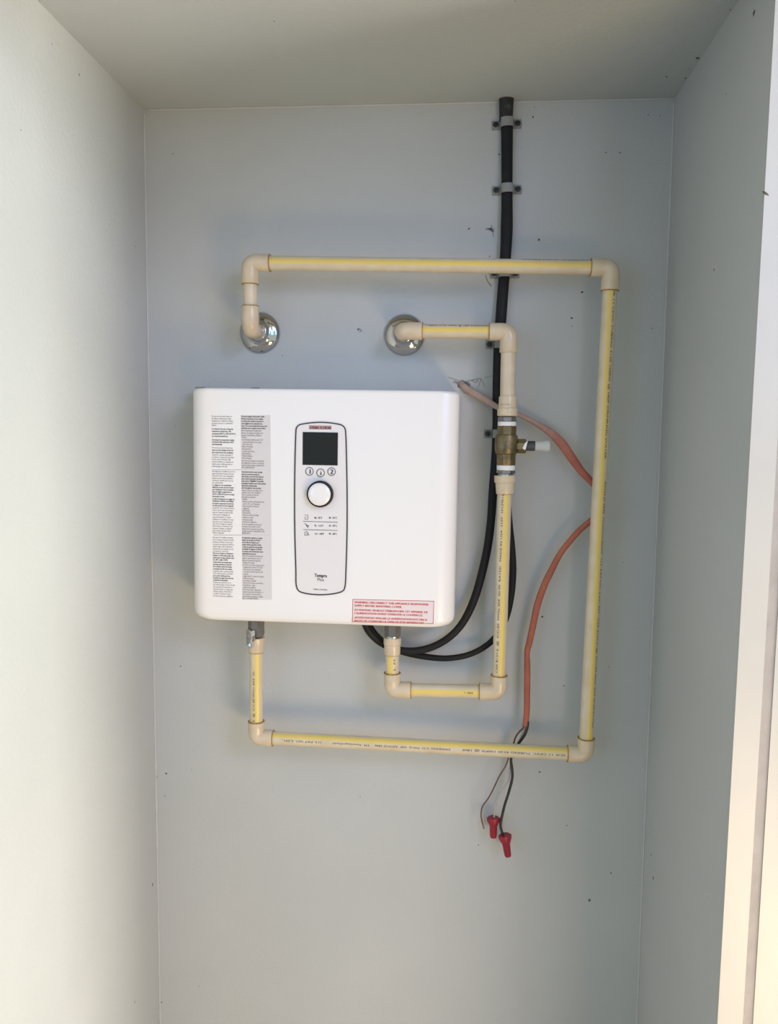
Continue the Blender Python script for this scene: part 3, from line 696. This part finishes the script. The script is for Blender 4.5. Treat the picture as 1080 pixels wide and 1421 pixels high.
# ---- warning label
wlb = flat([hp(489.5, 830.8), hp(602.7, 833.4), hp(601.6, 865.2), hp(488.9, 862.6)], .00012, HD).build('warning_label', M['label'], heater, label='pale label with red border and red capitals')
q = MB()
def seg(a_, c_, wpx=.75):
    a_, c_ = Vector(hp(*a_)), Vector(hp(*c_)); t_ = (c_-a_).normalized(); nn = Vector((t_.y, -t_.x))*wpx*U_/2; a_ = a_-t_*wpx*U_/2; c_ = c_+t_*wpx*U_/2
    q.prism([hl(v.x, -HD-.0002, v.y) for v in (a_-nn, a_+nn, c_+nn, c_-nn)], FWD*.0001)
K = [(489.9, 831.2), (602.3, 833.8), (601.2, 864.8), (489.3, 862.2)]
for i in range(4): seg(K[i], K[(i+1) % 4])
for s, x, yb, w_ in (('WARNING: DISCONNECT THIS APPLIANCE FROM POWER', 491.9, 836.5, 105), ('SUPPLY BEFORE REMOVING COVER.', 491.8, 841.1, 67.5), ('ATTENTION: VEUILLEZ DÉBRANCHER CET APPAREIL DE', 491.7, 847.1, 104),
    ('L\'ALIMENTATION AVANT D\'ENLEVER LE COUVERCLE.', 491.6, 851.6, 97.5), ('¡ADVERTENCIA! APAGAR LA ALIMENTACION ELECTRICA', 491.5, 857.6, 103.5), ('ANTES DE LEVANTAR LA TAPA DE ESTE ARTEFACTO!', 491.4, 862.0, 98.5)):
    htxt(q, s, x, yb, w_, 3.0, .42, HD)
q.build('warning_print', M['redink'], wlb, smooth=False)

# ---------------------------------------------------------------- black cables
def crv(pts, k=6):
    """pts: (px,py,off,wpx[,thick]) -> dense smooth stations"""
    P = [(at(p[0], p[1], p[2]), mm(p[3], p[2])/2, (p[4] if len(p) > 4 else mm(p[3], p[2])/2)) for p in pts]
    out = []; n = len(P)
    for i in range(n-1):
        q = [P[max(0, i-1)], P[i], P[i+1], P[min(n-1, i+2)]]
        for j in range(k):
            t = j/k; w0, w1, w2, w3 = (-t+2*t*t-t**3)/2, (2-5*t*t+3*t**3)/2, (t+4*t*t-3*t**3)/2, (-t*t+t**3)/2
            c = q[0][0]*w0+q[1][0]*w1+q[2][0]*w2+q[3][0]*w3
            out.append((c, q[1][1]*(1-t)+q[2][1]*t, q[1][2]*(1-t)+q[2][2]*t))
    out.append(P[-1]); return out
ck = thing('power_cable', 'thick black power cable clipped down the wall, curving left behind the heater bottom', 'cable', at(703.7, 135, .01))
st = crv([(704, 124, .009, 15, .0075), (703.8, 180, .009, 15.6, .007), (703.8, 264, .009, 14.6, .007), (703.5, 315, .010, 16.2, .0075), (702, 350, .010, 15, .0075), (699.7, 384, .010, 14.6, .007), (696.5, 425, .010, 15, .007),
          (693, 480, .011, 15, .007), (691.5, 540, .011, 15.2, .007), (691, 600, .012, 15, .007), (688.5, 640, .013, 14, .007), (684.5, 680, .015, 12, .006), (682, 717, .018, 11.6, .0062), (677.5, 755, .021, 11.6), (669.5, 793, .024, 11.6), (658, 832, .027, 11.4), (642, 864, .029, 10.8),
          (622, 885, .031, 10.4), (598, 898, .032, 10.2), (572, 903, .034, 10.4), (548, 900, .037, 10.6), (526, 889, .043, 11), (511, 873, .050, 11.4), (503, 852, .057, 11.4)])
MB().sweep(st, 20, up=(0, -1, 0)).build('cable_jacket', M['cable'], ck)
m = MB().sweep(crv([(703.2, 127, .0095, 20, .0095), (702.8, 148, .0095, 18.6, .0090), (702.3, 168, .0095, 17.2, .0085)]), 20, up=(0, -1, 0))
m.build('taped_sleeve', M['dustycable'], ck, label='dusty grey-black taped sleeve')
m = MB().sweep([(at(703.2, 131, .010), .0120, .0105), (at(703.2, 132, .010), .0150, .0120), (at(703.1, 134.3, .010), .0146, .0120), (at(703.1, 139, .010), .0108, .0100)], 12, up=(0, -1, 0))
m.build('sleeve_flange', M['dustycable'], ck)
ck2 = thing('secondary_cable', 'thinner black cable looping out from behind the valve pipe and back under the heater', 'cable', at(699, 470, .012))
st = crv([(703, 500, .008, 8), (704, 560, .008, 8), (704, 620, .009, 8.4), (704.5, 680, .012, 9.2), (706.5, 722, .015, 9.8), (710.5, 760, .017, 9.8), (712, 790, .018, 9.8), (710, 822, .020, 9.6), (704, 852, .022, 9.2), (694, 875, .024, 8.8),
          (677, 894, .026, 8.4), (652, 907.5, .028, 8.2), (622, 913, .030, 8.4), (592, 911, .024, 9), (561, 904.5, .021, 9.4), (540, 896, .022, 10), (522, 882, .026, 10.6), (510, 864, .032, 10.6), (505, 850, .036, 10.6)])
MB().sweep(st, 18, up=(0, -1, 0)).build('cable_jacket', M['cable'], ck2)

# ---- cable clips
def clip(px, py, label, tilt=0, xl=-14.5, xr=14.5, hw=8.5):
    c = at(px, py, 0); R_ = Matrix.Rotation(tilt, 4, 'Y')
    t = thing('cable_clip', label, 'clip', c, R_, group='grey clips holding the black cable')
    TM = ORG[t.name]; s = mm(1)
    prof = []                        # (x, off) outer skin of the strap
    W = hw*s; top = .0205
    for x, y in ((xl*s-.006, .0016), (xl*s+.004, .0016), (-W-.0015, .003), (-W, .007)): prof.append((x, y))
    for i in range(9): a = math.pi*(1-i/8); prof.append((W*math.cos(a)*1.0, .0100+(top-.0100)*math.sin(a)**.6))
    for x, y in ((W, .007), (W+.0015, .003), (xr*s-.004, .0016), (xr*s+.006, .0016)): prof.append((x, y))
    hh = .0070; m = MB(); n = len(prof); b0 = 0
    for z in (-hh, hh):
        for x, y in prof: m.v.append(TM @ Vector((x, -y, z)))
        for x, y in prof: m.v.append(TM @ Vector((x*(.97 if abs(x) < W*1.05 else 1), -max(.0001, y-.0015), z)))
    for i in range(n-1):
        A, Bq, C_, D_ = i, n+i, 2*n+i, 3*n+i
        m.f += [(A, A+1, C_+1, C_), (Bq, D_, D_+1, Bq+1), (A, Bq, Bq+1, A+1), (C_, C_+1, D_+1, D_)]
    m.f += [(0, 2*n, 3*n, n), (n-1, 2*n-1, 4*n-1, 3*n-1)]
    m.build('strap', M['clamp'], t, ang=30)
    for x in (xl*s, xr*s):
        m = MB().lathe(TM @ Vector((x, -.0010, 0)), (0, -1, 0), [(0, .0062), (.0010, .0064), (.0032, .0055), (.0040, .0045)], 20); m.build('nail_boss', M['clamp'], t)
        m = MB().lathe(TM @ Vector((x, -.0035, 0)), (0, -1, 0), [(0, .0046), (.0012, .0047), (.0022, .0040), (.0027, .0022), (.0028, .0002)], 20); m.build('nail', M['nail'], t)
    return t
clip(703.2, 173.2, 'grey plastic cable clip with two black nails, topmost one just under the ceiling', math.radians(-2.5))
clip(703.6, 264, 'grey plastic cable clip on bare wall midway between the ceiling and the top pipe', math.radians(-2))
clip(700.5, 379.8, 'grey plastic cable clip mostly hidden behind the top horizontal pipe', 0)
clip(694, 477.8, 'grey plastic cable clip beside the elbow above the valve', 0)
clip(691.5, 601.5, 'grey plastic cable clip beside the brass valve, lowest of the row', 0)

# ---------------------------------------------------------------- orange cable and loose wires
oc = thing('orange_cable', 'flat orange electrical cable hanging from a wall hole, its end stripped into loose wires', 'cable', at(645, 537, 0))
st = crv([(639, 529, -.004, 8.5, .004), (643, 535, .004, 9, .004), (655, 543.5, .010, 9.6, .003), (672, 553, .018, 9.4, .0026), (687, 562.5, .0235, 8, .003), (698, 567.5, .0265, 7, .003), (718, 574, .026, 6.6, .003), (737, 583, .028, 7, .003), (749, 590, .029, 8.2, .003), (763, 599, .031, 10.5, .0026), (779, 614, .034, 12.8, .0024),
          (793, 634, .037, 12.4, .0024), (806, 652, .039, 10.4, .0025), (818, 665, .040, 9.5, .0027), (832, 680, .040, 8.5, .003), (836, 693, .040, 8, .003), (831, 710, .038, 8, .003), (819, 723, .036, 8, .003), (803, 737, .034, 8.2, .003), (789, 753, .033, 8.4, .003), (777, 769, .032, 8.4, .003),
          (765, 792, .031, 9.4, .0027), (755, 813, .030, 9.6, .0027), (746, 839, .030, 9.6, .0027), (741, 862, .030, 9.2, .0028), (735.5, 888, .030, 9, .0028), (731.8, 903, .030, 8.2, .0036), (731.5, 910, .030, 7.8, .0036), (731.8, 925, .031, 8.8, .003), (731.6, 960, .032, 8.8, .0028), (731, 990, .033, 8.6, .0028), (728.8, 1007, .034, 7.6, .003)])
MB().sweep(st, 16, up=(0, -1, 0)).build('cable_jacket', M['orange'], oc)
MB().sweep(crv([(732.5, 1000, .0335, 4.2), (732, 1008, .034, 4.2), (729, 1018, .035, 4), (723, 1027, .034, 4), (714, 1040, .031, 3.8), (709.4, 1052, .030, 3.8), (711, 1068, .030, 3.8), (711, 1080, .030, 3.8), (706.5, 1098, .030, 3.8), (700.5, 1117, .030, 3.8), (696.5, 1134, .030, 3.8), (694.8, 1144, .031, 3.8), (696.5, 1153, .032, 3.8), (700, 1163, .033, 3.6)]), 12).build('black_wire', M['blackwire'], oc)
MB().sweep(crv([(727.5, 1000, .033, 2.6), (726.5, 1009, .034, 2.6), (720, 1016, .033, 2.4), (715.5, 1023, .032, 2.4), (713, 1031, .030, 2.4), (707, 1045, .028, 2.2), (705, 1054, .028, 2.2), (701.5, 1063, .028, 2), (693, 1077, .028, 2), (686, 1092, .028, 2), (678, 1107, .028, 2), (670, 1118.5, .028, 2), (667.8, 1130, .028, 2), (669.4, 1140, .028, 2), (672, 1149.5, .028, 1.9)]), 10).build('copper_wire', M['copper'], oc)
MB().sweep(crv([(729.5, 1002, .031, 3), (726, 1016, .030, 2.6), (717, 1035, .026, 2.6), (708.5, 1060, .024, 2.6), (706.5, 1080, .024, 2.6), (699, 1094, .024, 2.6), (691, 1106, .025, 2.6), (687.2, 1119, .026, 2.6), (686.3, 1130, .027, 2.6), (685.5, 1142, .027, 2.6)]), 10).build('white_wire', M['whitewire'], oc)
# ragged hole
hm = blob(at(642, 533, .0002), .011, (0, -1, 0), (1, 0, 0), 14); hm.build('cable_hole', M['dirt'], wb)
def nut(px0, py0, px1, py1, off, label):
    a, c = at(px0, py0, off), at(px1, py1, off); L_ = (c-a).length; ax = (c-a).normalized(); s = mm(1, off)
    t = thing('wire_nut', label, 'wire connector', a, group='red wire connectors')
    m = MB().lathe(a, ax, [(0, 6.4*s), (0, 7.9*s), (.18*L_, 7.9*s), (.24*L_, 7.4*s), (.40*L_, 5.6*s), (.90*L_, 4.7*s), (1.0*L_, 4.3*s), (1.0*L_, .5*s)], 24)
    m.build('body', M['red'], t)
    u = Vector((0, -1, 0)); sd = u.cross(ax)
    for k in range(10):      # grip ribs on the cone
        th = 2*math.pi*k/10; d = sd*math.sin(th)+u*math.cos(th)
        MB().sweep([(a+ax*.42*L_+d*5.3*s, .0006), (a+ax*.9*L_+d*4.7*s, .0005), (a+ax*.97*L_+d*4.2*s, .0003)], 5).build('grip_rib', M['red'], t)
    for sg in (-1, 1):       # side wings
        w0 = a+sd*sg*7.0*s; P = [w0-u*.0011, w0+sd*sg*2.6*s-u*.0011, w0+sd*sg*2.2*s+ax*.16*L_-u*.0011, w0+ax*.42*L_-sd*sg*1.4*s-u*.0011]
        MB().prism(P, u*.0022).build('wing', M['red'], t)
    return t
nut(685, 1133.8, 684.8, 1161.4, .028, 'crimson wire connector capping the white wire, the upper left of two')
nut(700.6, 1158, 705.2, 1187.6, .033, 'crimson wire connector capping the black wire, the lower right of two')

# ---------------------------------------------------------------- cobweb threads on the back wall
cw = MB()
def web(P, wpx=.5):
    st = crv([(x, y, .0008+random.uniform(0, .0006), wpx*random.uniform(.8, 1.2)) for x, y in P], 4); cw.sweep(st, 5)
web([(628,530),(637,531),(645,529),(655,527),(664,525),(668,525.5)]); web([(630,528),(640,532),(648,533)]); web([(655,527),(660,530),(664,526)])
web([(668,525),(666,530),(664,537)], .4); web([(668,526),(671,531),(672,536)], .4); web([(622,523),(632,526),(640,530)], .4); web([(640,540),(645,545),(652,546)], .4); web([(645,531),(650,530),(653,534)], .8)
web([(638,530),(642,528),(648,531),(652,535)], 1.2); web([(634,532),(640,534),(645,532)], 1.0); web([(672,524),(678,522),(686,520)], .3)
web([(674,317),(680,318),(687,317)], .8); web([(682,312),(683,317),(684,322),(685,328)], .6); web([(675,385),(677,390),(680,394),(682,397)], .8); web([(674,381),(676,388)], .5)
web([(497,455),(502,458),(499,460)], .6)
tagm(cw.build('cobweb_threads', M['web'], None), 'wispy grey cobweb threads clinging to the back wall around the orange cable hole', 'cobweb')
bpy.data.objects['cobweb_threads']['kind'] = 'stuff'
